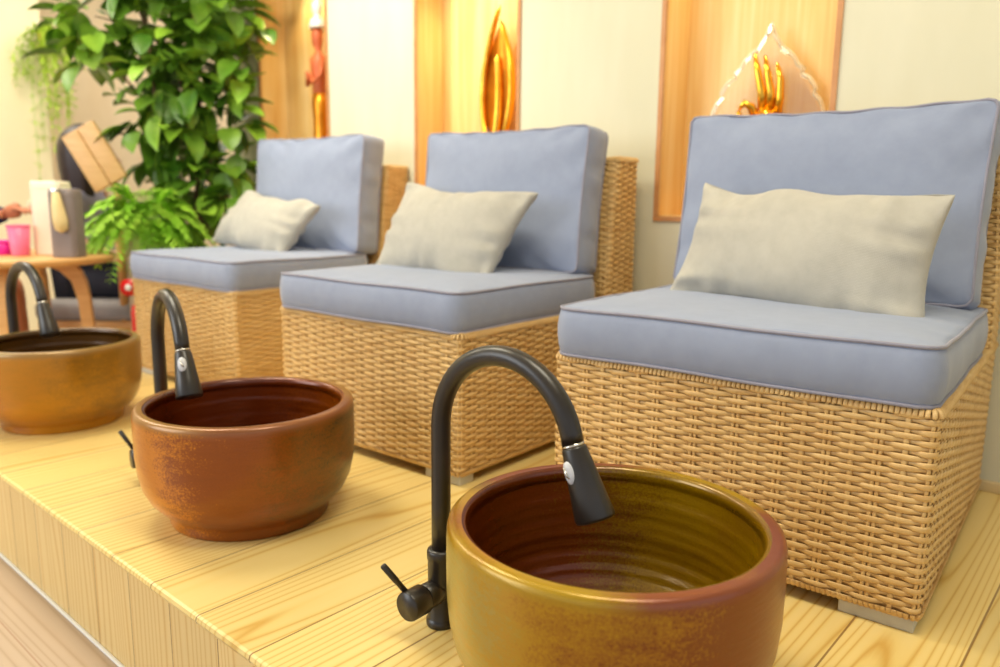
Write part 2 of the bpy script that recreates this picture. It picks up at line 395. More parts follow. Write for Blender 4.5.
def seat_cushion(w, d, h, seed, name='cushion_cover'):
    """box cushion: rounded plan, crowned top, puckered seams"""
    r = .035; NU = 120; b = MB(); rn = random.Random(seed); ph = [rn.uniform(0, 6.28) for _ in range(6)]
    def wob(t): return .0012*sin(2*pi*t*9+ph[0])+.0010*sin(2*pi*t*17+ph[1])
    rings = []
    prof = [(0, 0, .0), (.0, .004, .0), (.0, .03, .0)]
    # side: z from 0 to h, slight belly
    sides = [(0.0, -.004), (.06, .0), (.2, .0035), (.4, .006), (.6, .006), (.8, .0035), (.94, .0), (1.0, -.004)]
    for zz, off in sides:
        ring = []
        for i in range(NU):
            p, nn = rrect(0, w, 0, d, r, i/NU); o = off+wob(i/NU)*(1-abs(2*zz-1)*.5)
            ring.append(Vector((p.x+nn.x*o, p.y+nn.y*o, zz*h+.0012*sin(2*pi*i/NU*6+ph[2]))))
        rings.append(ring)
    def cap(z, sgn, cr):
        out = []
        for s in (.985, .95, .9, .82, .7, .55, .38, .2, .0001):
            ring = []
            for i in range(NU):
                p, nn = rrect(0, w, 0, d, r, i/NU); c = Vector((w/2, d/2, 0)); q = c+(p-c)*s
                e = (1-s); hh = cr*(1-(1-min(1, e*2.2))**2.4)
                pk = .0016*sin(2*pi*i/NU*23+ph[3])*exp(-((e-.06)/.05)**2)
                ns = noise.noise(Vector((q.x*5, q.y*5, seed)))*.004*min(1, e*4)
                ring.append(Vector((q.x, q.y, z+sgn*(hh+pk+ns))))
            out.append(ring)
        return out
    allr = cap(0, -1, .001)[::-1]+rings+cap(h, 1, .014)
    for ring in allr: b.v += ring
    for i in range(len(allr)-1):
        for j in range(NU):
            j2 = (j+1) % NU; b.f.append((i*NU+j, i*NU+j2, (i+1)*NU+j2, (i+1)*NU+j))
    pip = MB()
    for zz in (0.0, 1.0):
        pts = []
        for i in range(NU):
            p, nn = rrect(0, w, 0, d, r, i/NU); o = -.0015+wob(i/NU)*.5
            pts.append((p.x+nn.x*o, p.y+nn.y*o, zz*h+.0012*sin(2*pi*i/NU*6+ph[2])))
        pip.loop(pts, .0034, 8)
    return b, pip
def pillow_mesh(w, h, t, seed, ear=.075, pw=.52, shear=0, taper=0):
    """scatter pillow in the XZ plane, thickness along Y"""
    rn = random.Random(seed); ph = [rn.uniform(0, 6.28) for _ in range(8)]; N = 56; Mm = 34; b = MB(); k = 0
    def P_(u, v):
        # u,v in -1..1 ; edges drawn in between the corners
        x = u*(w/2)*(1-ear*(1-v*v)*abs(u)**3); z = v*(h/2)*(1-ear*1.3*(1-u*u)*abs(v)**3)
        return x*(1+taper*v)+shear*z, z
    for sgn in (-1, 1):
        for i in range(N+1):
            for j in range(Mm+1):
                u = -cos(pi*i/N); v = -cos(pi*j/Mm); x, z = P_(u, v)
                T = t/2*(max(0, 1-u*u)**pw)*(max(0, 1-v*v)**pw)
                du = 1-abs(u); dv = 1-abs(v)
                wr = .012*sin(v*10+ph[0]+2*sin(v*5+ph[1]))*exp(-du/.22)*min(1, du*8)+.010*sin(u*15+ph[2]+2*sin(u*6+ph[3]))*exp(-dv/.25)*min(1, dv*8)
                ns = noise.noise(Vector((x*7, z*7, seed*3.1+sgn)))*.011*min(1, du*3)*min(1, dv*3)
                b.v.append(Vector((x, sgn*(T+wr+ns) if 0 < i < N and 0 < j < Mm else 0, z+noise.noise(Vector((x*7, seed*5.3, v*.9)))*.017*(.4+abs(v)))))
        for i in range(N):
            for j in range(Mm):
                a = k+i*(Mm+1)+j; q = (a, a+Mm+1, a+Mm+2, a+1); b.f.append(q if sgn < 0 else q[::-1])
        k = len(b.v)
    return b
def back_cushion(w, h, t, seed):
    """box cushion standing in XZ, front at y=0, back y=t, bulging faces, drooping top edge"""
    rn = random.Random(seed); ph = [rn.uniform(0, 6.28) for _ in range(8)]; NU = 132; r = .022; b = MB(); allr = []
    def edge(i):
        p, nn = rrect(0, w, 0, h, r, i/NU)
        z = p.y; 
        top = max(0, z/h); sag = -.010*sin(pi*p.x/w)*top**3+.0015*sin(p.x*55+ph[0])*top**4
        ear = .004
        x = p.x - .006*sin(pi*z/h)*(1 if p.x > w/2 else -1)
        return Vector((x, 0, z+sag)), Vector((nn.x, 0, nn.y))
    def cap(y, sgn, cr):
        out = []
        for s in (.985, .955, .91, .85, .76, .64, .48, .3, .12, .0001):
            ring = []
            for i in range(NU):
                p, nn = edge(i); c = Vector((w/2, 0, h/2)); q = c+(p-c)*s; e = 1-s
                hh = cr*(1-(1-min(1, e*1.7))**2.2)
                pk = (.003*sin(2*pi*i/NU*15+ph[3]+sin(i*.2))*exp(-((e-.08)/.07)**2))
                crease = -.005*exp(-((q.z-h*.93)/(.02))**2)*(0.5+.5*sin(q.x*38+ph[4]))*min(1, e*9)
                ns = noise.noise(Vector((q.x*5, q.z*7, seed*2.3+sgn)))*.006*min(1, e*4)
                ring.append(Vector((q.x, y+sgn*(hh+pk+ns+crease), q.z)))
            out.append(ring)
        return out
    sides = []
    for yy, off in ((0, -.003), (.1, .001), (.3, .005), (.5, .006), (.7, .005), (.9, .001), (1, -.003)):
        ring = []
        for i in range(NU):
            p, nn = edge(i); o = off+(.0022*sin(2*pi*i/NU*19+ph[5])+.0015*sin(2*pi*i/NU*31+ph[6]))*sin(pi*yy); q = p+nn*o; ring.append(Vector((q.x, yy*t, q.z)))
        sides.append(ring)
    allr = cap(0, -1, .022)[::-1]+sides+cap(t, 1, .012)
    for ring in allr: b.v += ring
    for i in range(len(allr)-1):
        for j in range(NU):
            j2 = (j+1) % NU; b.f.append((i*NU+j, (i+1)*NU+j, (i+1)*NU+j2, i*NU+j2)[::-1])
    pip = MB()
    for yy in (0, t):
        pip.loop([edge(i)[0]-edge(i)[1]*.002+Vector((0, yy, 0)) for i in range(NU)], .0032, 8)
    return b, pip
CHAIRS = [  # x, y, rot, seat shift, back cushion (x, y, rz, lean, w, h), pillow (cx, cy, cz, rz, tilt(lean), roll, w, h)
    dict(x=-.9360, y=.012, r=3.6, bc=(.020, .500, -1.0, 8, .655, .419, .10), pl=(.368, .345, .573, -9, -17, 3.0, .548, .275), who='nearest',
         at='nearest the camera'),
    dict(x=-1.9190, y=0, r=1.95, bc=(.048, .515, 1.0, 7, .622, .420, .10), pl=(.304, .380, .580, 0, -24, 5, .50, .285), who='middle', at='in the middle of the row'),
    dict(x=-2.9976, y=.051, r=2.06, bc=(.045, .510, 2, 6, .652, .445, .10), pl=(.290, .395, .572, -3, -28, 6, .56, .25), who='farthest', at='farthest from the camera'),
]
CL = ['pale woven rattan armless chair nearest the camera, beside the right end',
      'pale woven rattan armless chair in the middle of the row of three',
      'pale woven rattan armless chair farthest away, beside the potted plants']
SL = ['blue-grey box seat cushion on the nearest rattan chair', 'blue-grey box seat cushion on the middle rattan chair', 'blue-grey box seat cushion on the farthest rattan chair']
BL = ['blue-grey upright back cushion on the nearest rattan chair, below the leaf sculpture', 'blue-grey upright back cushion on the middle rattan chair', 'blue-grey upright back cushion on the farthest rattan chair, beside the tall plant']
PL = ['long beige linen pillow leaning on the nearest chair', 'beige linen pillow leaning on the middle chair', 'beige linen pillow tilted on the farthest chair']
for k, c in enumerate(CHAIRS):
    Mc = Matrix.Translation((c['x'], c['y'], P)) @ Matrix.Rotation(radians(c['r']), 4, 'Z')
    ch = make_chair(k); ch.matrix_world = Mc; ch.location = (c['x'], c['y'], P); ch.rotation_euler = (0, 0, radians(c['r']))
    tag(ch, CL[k], 'chair', 'rattan chairs in a row')
    b, pip = seat_cushion(.696, .60, CH-.004, k+1)
    sc = empty('seat_cushion'); o = b.build('cover', M['cushion'], sc); pip.build('piping', M['piping'], sc)
    sc.location = Mc @ Vector((-.002, -.004, HR+.0045)); sc.rotation_euler = (0, 0, radians(c['r'])); tag(sc, SL[k], 'cushion', 'seat cushions')
    x, y, rz, lean, w_, h_, t_ = c['bc']
    b, pip = back_cushion(w_, h_, t_, k+11)
    bc = empty('back_cushion'); b.build('cover', M['cushion'], bc); pip.build('piping', M['piping'], bc)
    bc.location = Mc @ Vector((x, y, ZS+.012)); bc.rotation_euler = (radians(-lean), 0, radians(c['r']+rz)); tag(bc, BL[k], 'cushion', 'back cushions')
    x, y, z, rz, tl, ro, w_, h_ = c['pl']
    pm = pillow_mesh(w_, h_, .150, k+21, shear=(0, .12, .36)[k], taper=(-.035, .06, 0)[k]).build('throw_pillow', M['linen'])
    pm.matrix_world = Mc @ Matrix.Translation((x, y, z)) @ Matrix.Rotation(radians(rz), 4, 'Z') @ Matrix.Rotation(radians(tl), 4, 'X') @ Matrix.Rotation(radians(ro), 4, 'Y')
    tag(pm, PL[k], 'pillow', 'linen pillows')

# ------------------------------------------------------------------ stoneware foot basins
def bowl(x, y, H, R, mat, matin, label, rings=True, rz=0):
    root = empty('foot_basin', (x, y, P), rz); b = MB()
    o = [(0.0, .004), (R*.60, .004), (R*.70, 0), (R*.725, 0), (R*.735, .006), (R*.728, .018), (R*.745, .026), (R*.82, .040), (R*.90, .060), (R*.955, .085), (R*.985, .115),
         (R, .15), (R*1.003, H*.78), (R*1.002, H*.90), (R*.999, H-.011), (R*.992, H-.0045), (R*.978, H-.0012), (R*.955, H)]
    # split the long wall so the throwing marks read
    op = []
    for i in range(len(o)-1):
        op.append(o[i])
    op.append(o[-1])
    b.lathe(op+[(R*.912, H-.0003)], 96, cap=False); b.build('outer_wall', mat, root)
    i_ = MB(); pr = [(R*.912, H-.0003), (R*.895, H-.0015), (R*.884, H-.0045), (R*.880, H-.010), (R*.879, H-.02)]
    n = 40; zb = .045
    for q in range(n+1):
        t = q/n; z = H-.02-(H-.02-zb)*t
        r = R*(.880-.02*t)-(0 if t < .6 else R*.19*((t-.6)/.4)**2)
        r += (.0003+.0008*t)*sin(q*1.55)+.0007*sin(q*.6)
        pr.append((r, z))
    r0 = pr[-1][0]
    for q in range(1, 46):
        t = q/46; r = r0*(1-t); pr.append((max(r, .0002), zb-.008*sin(pi*t/2)+.0013*sin(q*1.25)*(1-t*.4)))
    i_.lathe(pr, 96, cap=False); i_.build('basin_interior', matin, root)
    MB().lathe([(.0, -.001), (.019, -.001), (.021, .001), (.019, .003), (.006, .0035), (0.0002, .0035)], 24, (0, 0, zb-.006)).build('drain', M['chrome'], root)
    tag(root, label, 'basin', 'stoneware foot basins'); return root
cA = srgb(176, 142, 50); cB = srgb(128, 66, 34); cC = srgb(150, 86, 62); cD = srgb(116, 96, 34); cO = srgb(206, 124, 40); cR = srgb(98, 44, 22); cG = srgb(168, 128, 48)
g3o = glaze('glaze_mustard_to_russet', [(.0, srgb(176, 158, 84)), (.28, srgb(196, 148, 38)), (.46, srgb(172, 116, 30)), (.60, srgb(134, 70, 28)), (.85, srgb(140, 74, 40)), (1, srgb(150, 84, 52))], (1.75, 1.15, -.2), .5, rim=(.256, srgb(146, 82, 56), srgb(186, 150, 48)))
g3i = glaze('glaze_russet_to_olive', [(.0, srgb(96, 40, 24)), (.35, srgb(112, 54, 30)), (.5, srgb(120, 84, 34)), (.7, srgb(158, 124, 40)), (1, srgb(140, 104, 40))], (1.9, 1.0, .3), .45, rough=.22)
g2o = glaze('glaze_orange_to_brown', [(.0, srgb(176, 104, 48)), (.12, srgb(206, 124, 42)), (.30, srgb(222, 140, 40)), (.36, srgb(206, 126, 38)), (.44, srgb(156, 86, 36)), (.70, srgb(146, 80, 34)), (.88, srgb(112, 74, 32)), (1, srgb(66, 52, 26))], (1.5, 1.25, .1), .25, rim=(.251, srgb(150, 96, 60), srgb(166, 122, 70)))
g2i = glaze('glaze_dark_russet', [(.0, srgb(84, 36, 20)), (.4, srgb(104, 48, 24)), (.7, srgb(142, 74, 34)), (1, srgb(150, 88, 40))], (1.4, .6, 0), .4, rough=.22)
g1o = glaze('glaze_amber_gold', [(.0, srgb(120, 66, 30)), (.2, srgb(156, 84, 32)), (.35, srgb(146, 76, 32)), (.55, srgb(204, 138, 54)), (.8, srgb(186, 132, 52)), (1, srgb(140, 104, 44))], (1.5, 1.2, .8), .4, rim=(.250, srgb(156, 122, 72), srgb(148, 126, 62)))
g1i = glaze('glaze_dark_olive', [(.0, srgb(70, 48, 22)), (.5, srgb(88, 60, 28)), (1, srgb(120, 78, 34))], (1.0, .6, 0), .4, rough=.22)
bowl(-.5340, -.383, .2560, .2255, g3o, g3i, 'mustard and russet glazed stoneware basin closest to the camera, by the nearest chair')
bowl(-1.4640, -.380, .2510, .2255, g2o, g2i, 'orange and brown glazed stoneware basin in the middle of the row')
bowl(-2.5060, -.390, .2500, .2260, g1o, g1i, 'amber gold glazed stoneware basin at the far left of the platform')

# ------------------------------------------------------------------ black taps
def make_tap(face, reach_len=.254):
    root = empty('basin_tap')
    MB().lathe([(0, 0), (.0235, 0), (.0245, .003), (.0245, .010), (.0225, .012), (.0215, .014), (.0215, .112), (.0228, .114), (.0228, .126), (.0215, .129), (.0165, .131), (.0002, .131)], 32).build('tap_body', M['black_metal'], root)
    R = reach_len/2; zc = .334; pts = [(0, 0, .125), (0, 0, .2), (0, 0, .28)]
    for i in range(0, 25):
        a = pi-(pi-radians(11))*i/24; pts.append((R+R*cos(a), 0, zc+R*sin(a)))
    MB().tube(pts, .0152, 24).build('spout_pipe', M['black_metal'], root)
    e = Vector(pts[-1]); d = (Vector(pts[-1])-Vector(pts[-2])).normalized(); d = Vector((d.x+.16, 0, d.z)).normalized()
    MB().tube([e-d*.001, e+d*.003], .0157, 24).build('collar_ring', M['chrome'], root)
    sp = MB().tube([e+d*.003, e+d*.006, e+d*.03, e+d*.065, e+d*.098, e+d*.102], [.0160, .0172, .0200, .0238, .0274, .0262], 28).build('spray_head', M['black_metal'], root)
    # rocker button on the outward side of the spray head, facing the viewer's left
    c = e+d*.034; nrm = Vector(face); nrm = (nrm-d*nrm.dot(d)).normalized(); side = nrm.cross(d)
    mt = Matrix((( side.x, d.x, nrm.x), (side.y, d.y, nrm.y), (side.z, d.z, nrm.z)))
    bt = MB(); v = []; pr = [(.0, .0045), (.006, .004), (.010, .002), (.0108, -.003)]
    for r, z in pr:
        for j in range(24): a = 2*pi*j/24; v.append(mt @ Vector((r*cos(a)*.85, r*sin(a)*1.55, z+.0195)) + c)
    bt.add(v, [(i*24+j, i*24+(j+1) % 24, (i+1)*24+(j+1) % 24, (i+1)*24+j) for i in range(3) for j in range(24)])
    bt.build('spray_button', M['white_plastic'], sp)
    bm2 = MB(); bm2.tube([mt @ Vector((-.0015, -.009, .0245))+c, mt @ Vector((.0005, .001, .0248))+c, mt @ Vector((.0035, .006, .0242))+c], [.0008, .0022, .0010], 8).build('button_mark', M['chrome'], sp)
    # valve and lever
    vd = Vector((.03, -1, .0)).normalized(); o = Vector((0, 0, .060))
    vb = MB().tube([o, o+vd*.038, o+vd*.039], [.0205, .0205, .0195], 28)
    vb.build('valve_stem', M['black_metal'], root)
    hn = MB().tube([o+vd*.041, o+vd*.043, o+vd*.074, o+vd*.077], [.0205, .0235, .0235, .0222], 32).build('valve_handle', M['black_metal'], root)
    lv = o+vd*.058; ld = Vector((-.46, -.42, .78)).normalized()
    MB().tube([lv+ld*.018, lv+ld*.045, lv+ld*.047, lv+ld*.078, lv+ld*.080], [.0046, .0046, .0052, .0052, .004], 14).build('lever', M['black_metal'], hn)
    return root
TL = ['matt black gooseneck tap behind the mustard and russet basin, nearest the camera', 'matt black gooseneck tap at the middle orange brown basin', 'matt black gooseneck tap at the far left amber basin']
for k, (x, y, a) in enumerate([(-.827, -.422, 0), (-1.798, -.410, -14), (-2.795, -.418, 2)]):
    t = make_tap([(-.28, -.96, 0), (.90, -.42, 0), (-.9, .4, 0)][k])
    t.location = (x, y, P); t.rotation_euler = (0, 0, radians(a)); tag(t, TL[k], 'tap', 'black taps')

# ------------------------------------------------------------------ sculptures in the niches
gl = NT('clear_crystal'); gl.P(col=(1.0, .96, .88, 1), rough=.04, trans=.92, ior=1.45)
gl.bump(gl.noise(gl.obj(), 25, 2), .3, .004); M['crystal'] = gl.m
def leaf_outline(n=60):
    key = [(0, 1), (.035, .95), (.07, .88), (.15, .80), (.20, .74), (.34, .67), (.44, .60), (.50, .53), (.60, .47), (.585, .42), (.70, .38), (.80, .30), (.83, .25), (.81, .20), (.92, .12), (.98, .02), (1.0, -.06), (.93, -.11), (.95, -.18), (.88, -.30), (.70, -.38), (.55, -.44), (.40, -.52), (.20, -.56), (0, -.58)]
    r = [(x, z) for x, z in key]; l = [(-x, z) for x, z in key[1:-1]][::-1]; return r+l
def crystal_leaf():
    root = empty('leaf_sculpture', (-.918, YW+.070, NZ0+.006), radians(14))
    pts = leaf_outline(); sx, sz = .156, .245; zc = .290; b = MB(); n = len(pts)
    ring = lambda s, y: [Vector((x*sx*s, y, zc+z*sz*s)) for x, z in pts]
    L = [ring(.90, -.016), ring(.97, -.012), ring(1, 0), ring(.97, .012), ring(.90, .016)]
    for g in L: b.v += g
    for i in range(4):
        for j in range(n): j2 = (j+1) % n; b.f.append((i*n+j, (i+1)*n+j, (i+1)*n+j2, i*n+j2))
    c0 = len(b.v); b.v += [Vector((0, -.012, zc)), Vector((0, .012, zc))]
    for j in range(n): j2 = (j+1) % n; b.f.append((c0, j, j2)); b.f.append((c0+1, 4*n+j2, 4*n+j))
    flat(b.build('crystal_leaf', M['crystal'], root))
    MB().loop([Vector((x*sx*.985, 0, zc+z*sz*.985)) for x, z in pts], .0052, 8).build('edge_highlight', soft('highlight_glass', srgb(250, 236, 196), srgb(255, 244, 214), 12, .12, spec=.9, trans=.35), root)  # pale tube added to stand in for bright highlights along the leaf edge
    h = MB(); y = -.034
    def fing(p, r): h.tube([(a*1.15-.003, y+bb, z+.004+(z-.26)*.22) for a, bb, z in p], [q*1.15 for q in r], 12)
    z0 = .25
    # palm and forearm, then four fingers and the thumb
    fing([(.012, 0, .06), (.012, 0, .12), (.010, 0, .17), (.008, -.002, .21), (.008, -.003, .262), (.008, -.002, .285)], [.026, .023, .021, .030, .036, .022])
    fing([(.032, 0, .268), (.037, -.004, .31), (.036, -.008, .35), (.026, -.010, .385)], [.012, .0105, .009, .004])
    fing([(.016, -.002, .275), (.015, -.008, .325), (.006, -.012, .365), (-.002, -.012, .402)], [.012, .0105, .009, .004])
    fing([(.0, -.002, .275), (-.006, -.008, .325), (-.017, -.012, .370), (-.026, -.012, .408)], [.012, .0105, .009, .004])
    fing([(-.014, -.004, .265), (-.026, -.016, .292), (-.042, -.022, .300), (-.055, -.020, .288)], [.012, .010, .009, .005])
    fing([(-.016, -.004, .215), (-.036, -.014, .236), (-.048, -.020, .262), (-.055, -.022, .284)], [.013, .011, .0095, .005])
    h.build('gold_hand', M['gold'], root)
    MB().lathe([(0, 0), (.075, 0), (.075, .012), (.055, .020), (.045, .050), (.055, .060), (.0002, .062)], 32).build('pedestal', M['amber'], root)
    tag(root, 'clear leaf-shaped crystal sculpture with a raised gold hand, in the niche above the nearest chair', 'sculpture')
crystal_leaf()
def gold_flame():
    root = empty('flame_sculpture', (-1.938, YW+.065, NZ0+.006), radians(-10)); root.scale = (1.65, 1.0, 1.2)
    def blade(sgn, wmax, zt, y0, name, mat, thick):
        b = MB(); n = 28; V = []
        for i in range(n+1):
            t = i/n; z = .17+(zt-.17)*t; c = sgn*wmax*sin(pi*min(1, t*.96+.04))**.8*(1-.25*t)+.02*sgn*0
            tw = .6*t; V.append((c+.015*t, y0+.01*sin(3*t), z))
        rs = [thick*(.45+.55*sin(pi*(.1+.85*i/n))) for i in range(n+1)]; rs[-1] = .001
        b.tube(V, rs, 12, True, 2.2); return b.build(name, mat, root)
    blade(-1, .062, .600, 0, 'gold_petal', M['gold'], .0075)
    blade(1, .050, .560, .0, 'gold_petal', M['gold'], .0075)
    blade(.25, .05, .46, -.012, 'gold_petal', M['gold'], .010)
    b = MB(); n = 20; V = []
    for i in range(n+1):
        t = i/n; z = .15+.40*t; wd = .052*sin(pi*(t*.93+.05))**.8
        V += [Vector((-wd+.012*t, .012, z)), Vector((.012*t, .024, z)), Vector((wd*.85+.012*t, .012, z)), Vector((.012*t, .006, z))]
    b.add(V, [(i*4+j, i*4+(j+1) % 4, (i+1)*4+(j+1) % 4, (i+1)*4+j) for i in range(n) for j in range(4)])
    b.build('amber_flame_body', M['amber'], root)
    MB().lathe([(0, 0), (.060, 0), (.062, .05), (.050, .09), (.040, .16), (.048, .185), (.030, .20), (.0002, .20)], 24).build('red_pedestal', soft('red_lacquer', srgb(150, 26, 16), srgb(176, 36, 22), 20, .3), root)
    MB().tube([(-.012, -.045, .11), (-.01, -.046, .19), (.0, -.03, .25)], [.012, .010, .002], 10).build('dark_bud', M['black_metal'], root)
    tag(root, 'shiny gold flame-shaped sculpture on a red base, in the niche above the middle chair', 'sculpture')
gold_flame()
def dancer():
    root = empty('standing_figurine', (-3.005, YW+.070, NZ0+.006), radians(-20)); root.scale = (1.1, .9, 1.09)
    wood = soft('red_brown_carved_wood', srgb(196, 96, 52), srgb(212, 116, 66), 20, .5)
    white = soft('pearl_white', srgb(245, 240, 225), srgb(252, 248, 236), 20, .4)
    MB().lathe([(0, 0), (.055, 0), (.055, .02), (.045, .03), (.0002, .032)], 24).build('pedestal', M['amber'], root)
    MB().lathe([(.040, .03), (.046, .06), (.042, .16), (.036, .28), (.034, .36), (.040, .42), (.034, .46), (.0002, .465)], 24).build('gold_skirt', M['amber'], root)
    b = MB(); b.tube([(0, 0, .44), (0, 0, .50), (0, 0, .56), (0, 0, .60), (0, 0, .62), (0, 0, .635), (0, -.004, .66), (0, -.004, .70), (0, -.002, .725)], [.034, .032, .040, .043, .020, .015, .026, .029, .018], 16)
    for s in (-1, 1): b.tube([(s*.04, 0, .59), (s*.062, -.012, .53), (s*.040, -.045, .50), (s*.006, -.058, .545)], [.014, .013, .011, .008], 10)
    b.build('carved_body', wood, root)
    MB().lathe([(.0002, .728), (.040, .715), (.043, .728), (.030, .752), (.014, .764), (.018, .775), (.026, .790), (.024, .812), (.010, .826), (.0002, .83)], 24).build('white_headdress', white, root)
    tag(root, 'carved standing figurine with white headdress and gold skirt, in the niche above the farthest chair', 'figurine')
dancer()

# ------------------------------------------------------------------ plants
def leafm(b, base, d, up, L, Wd, curl=.25, seg=5):
    d = d.normalized(); side = d.cross(up)
    if side.length < 1e-3: side = d.cross(Vector((1, 0, 0)))
    side.normalize(); n = side.cross(d).normalized(); k = len(b.v)
    for i in range(seg+1):
        t = i/seg; wv = Wd*sin(pi*(.04+.93*t)**.85)**.8 if t < 1 else 0
        c = base+d*(L*t)-n*(curl*L*t*t)
        b.v += [c-side*wv/2+n*(wv*.18), c, c+side*wv/2+n*(wv*.18)]
    for i in range(seg):
        a = k+i*3; b.f += [(a, a+1, a+4, a+3), (a+1, a+2, a+5, a+4)]
def tall_plant():
    c0 = Vector((-3.530, .510, 0)); root = empty('potted_fiddle_plant', c0)
    rn = random.Random(3)
    MB().lathe([(0, 0), (.13, 0), (.135, .02), (.17, .30), (.18, .32), (.18, .34), (.165, .34), (.155, .30), (.0002, .30)], 32).build('plant_pot', soft('white_ceramic_pot', srgb(225, 220, 205), srgb(232, 228, 214), 8, .4), root)
    sx = Vector((.742, .670, 0)); dp = Vector((-.66, .73, 0))
    # clusters: across, depth, height, radius
    clusters = [(-.12, 0, 1.95, .22), (.12, 0, 1.90, .24), (.30, .05, 1.72, .17), (-.30, -.02, 1.70, .17), (-.02, .08, 1.68, .22), (-.36, 0, 1.52, .12), (.30, 0, 1.50, .14), (.04, -.05, 1.45, .20), (.24, .05, 1.30, .16), (.05, 0, 1.22, .16), (-.06, 0, 1.12, .11), (.22, 0, 1.10, .15), (.28, 0, .93, .13), (.08, .05, .98, .16), (.02, 0, 2.12, .3), (-.08, .02, 1.28, .17), (.10, .03, 1.58, .2), (.12, 0, .86, .14), (.20, 0, 1.74, .2), (-.18, 0, 1.85, .18)]
    br = MB(); fo = MB(); fl = MB()
    stems = [[(0, 0, .3), (-.02, 0, .8), (-.06, 0, 1.3), (-.10, 0, 1.95)], [(.03, .02, .3), (.08, .03, .8), (.12, .02, 1.3), (.12, 0, 1.95)]]
    for st in stems: br.tube([sx*a+dp*q+Vector((0, 0, z)) for a, q, z in st], [.016, .014, .011, .006], 8)
    for a, q, z, r in clusters:
        cc = sx*a+dp*q+Vector((0, 0, z)); sa = .1 if a > 0 else -.08
        br.tube([sx*sa+Vector((0, 0, max(.4, z-.22))), cc*.6+(sx*sa+Vector((0, 0, z-.05)))*.4, cc], [.007, .005, .003], 6)
        for i in range(int(40*(r/.17)**1.7)):
            v = Vector((rn.gauss(0, 1), rn.gauss(0, 1), rn.gauss(0, 1))).normalized()*r*rn.uniform(.35, 1)
            p = cc+v
            d = v.normalized()+Vector((rn.uniform(-.5, .5), rn.uniform(-.5, .5), rn.uniform(-.5, .25)))
            if (c0+p).y > .80: continue
            if (c0+p).y+d.normalized().y*.13 > .87: d.y = -abs(d.y)
            leafm(fo if rn.random() < .72 else fl, p, d, Vector((rn.uniform(-.3, .3), rn.uniform(-.3, .3), 1)), rn.uniform(.10, .165), rn.uniform(.075, .115), rn.uniform(.1, .4))
    br.build('stems', M['bark'], root); fo.build('foliage', M['leaf'], root); fl.build('young_foliage', M['leaf_light'], root)
    tag(root, 'tall leafy green pot plant with broad dark leaves, left of the farthest chair', 'plant')
tall_plant()
def fern():
    c0 = Vector((-3.285, .253, .0)); root = empty('potted_fern', c0); rn = random.Random(5); fo = MB()
    H = .955
    MB().lathe([(0, 0), (.08, 0), (.082, .02), (.085, H-.18), (.095, H-.14), (.095, H-.12), (.085, H-.12), (.08, H-.15), (.0002, H-.15)], 32).build('plant_pot', soft('tall_cream_pot', srgb(215, 205, 180), srgb(224, 215, 192), 8, .5), root)
    for i in range(120):
        a = rn.uniform(0, 2*pi); el = rn.uniform(.0, 1.35); L = rn.uniform(.20, .31)*(.72 if cos(a) > .4 else 1); d = Vector((cos(a)*cos(el), sin(a)*cos(el), sin(el)))
        st = Vector((cos(a)*.03, sin(a)*.03, H-.13)); pts = []
        for q in range(12):
            t = q/11; pts.append(st+d*L*t+Vector((0, 0, -(.20+.12*(1-el))*t*t)))
        fo.tube(pts, [.0025*(1-.7*q/11) for q in range(12)], 4, False)
        for q in range(1, 12):
            tdir = (pts[q]-pts[q-1]).normalized(); sd = tdir.cross(Vector((0, 0, 1))).normalized(); LL = .055*sin(pi*(.15+.8*q/12))+.012
            for s in (-1, 1):
                for hh in (0, .5): leafm(fo, pts[q-1].lerp(pts[q], hh), sd*s+tdir*.5+Vector((0, 0, rn.uniform(-.2, .3))), Vector((0, 0, 1)), LL*rn.uniform(.8, 1.2), .012, .2, 3)
    fo.build('fronds', M['fern'], root)
    tag(root, 'bright green feathery fern in front of the tall plant, left of the farthest chair', 'plant')
fern()
def hanging():
    # trails from a small bracket pot on the corner of the cream wall
    c0 = Vector((-5.515, .735, 1.82)); root = empty('hanging_plant', c0); rn = random.Random(9); fo = MB()
    MB().lathe([(0, 0), (.05, 0), (.07, .09), (.065, .09), (.0002, .08)], 20).build('wall_pot', M['terracotta'], root)
    for i in range(30):
        a = rn.uniform(0, 2*pi); top = Vector((cos(a)*.05, sin(a)*.05, .09)); out = rn.uniform(.04, .17); Ld = rn.choice([.1, .2, .3, .5, .75, .9])*rn.uniform(.8, 1.1)
        if Ld > .4: out *= .45
        pts = [top]
        for q in range(1, 14):
            t = q/13; pts.append(top+Vector((cos(a)*out*min(1, t*2), sin(a)*out*min(1, t*2), .05*sin(pi*min(1, t*2))-Ld*t**1.4)))
        for p_ in pts: p_.x = max(p_.x, -.035)
        fo.tube(pts, .002, 4, False)
        for q in range(1, 14):
            for _ in range(5):
                d = Vector((rn.uniform(-.5, 1), rn.uniform(-1, 1), rn.uniform(-.8, .4)))
                leafm(fo, pts[q], d, Vector((0, 0, 1)), rn.uniform(.025, .05), .013, .2, 3)
    fo.build('trailing_foliage', M['lime'], root)
    tag(root, 'lime green trailing plant hanging on the cream wall at the far left', 'plant')
hanging()

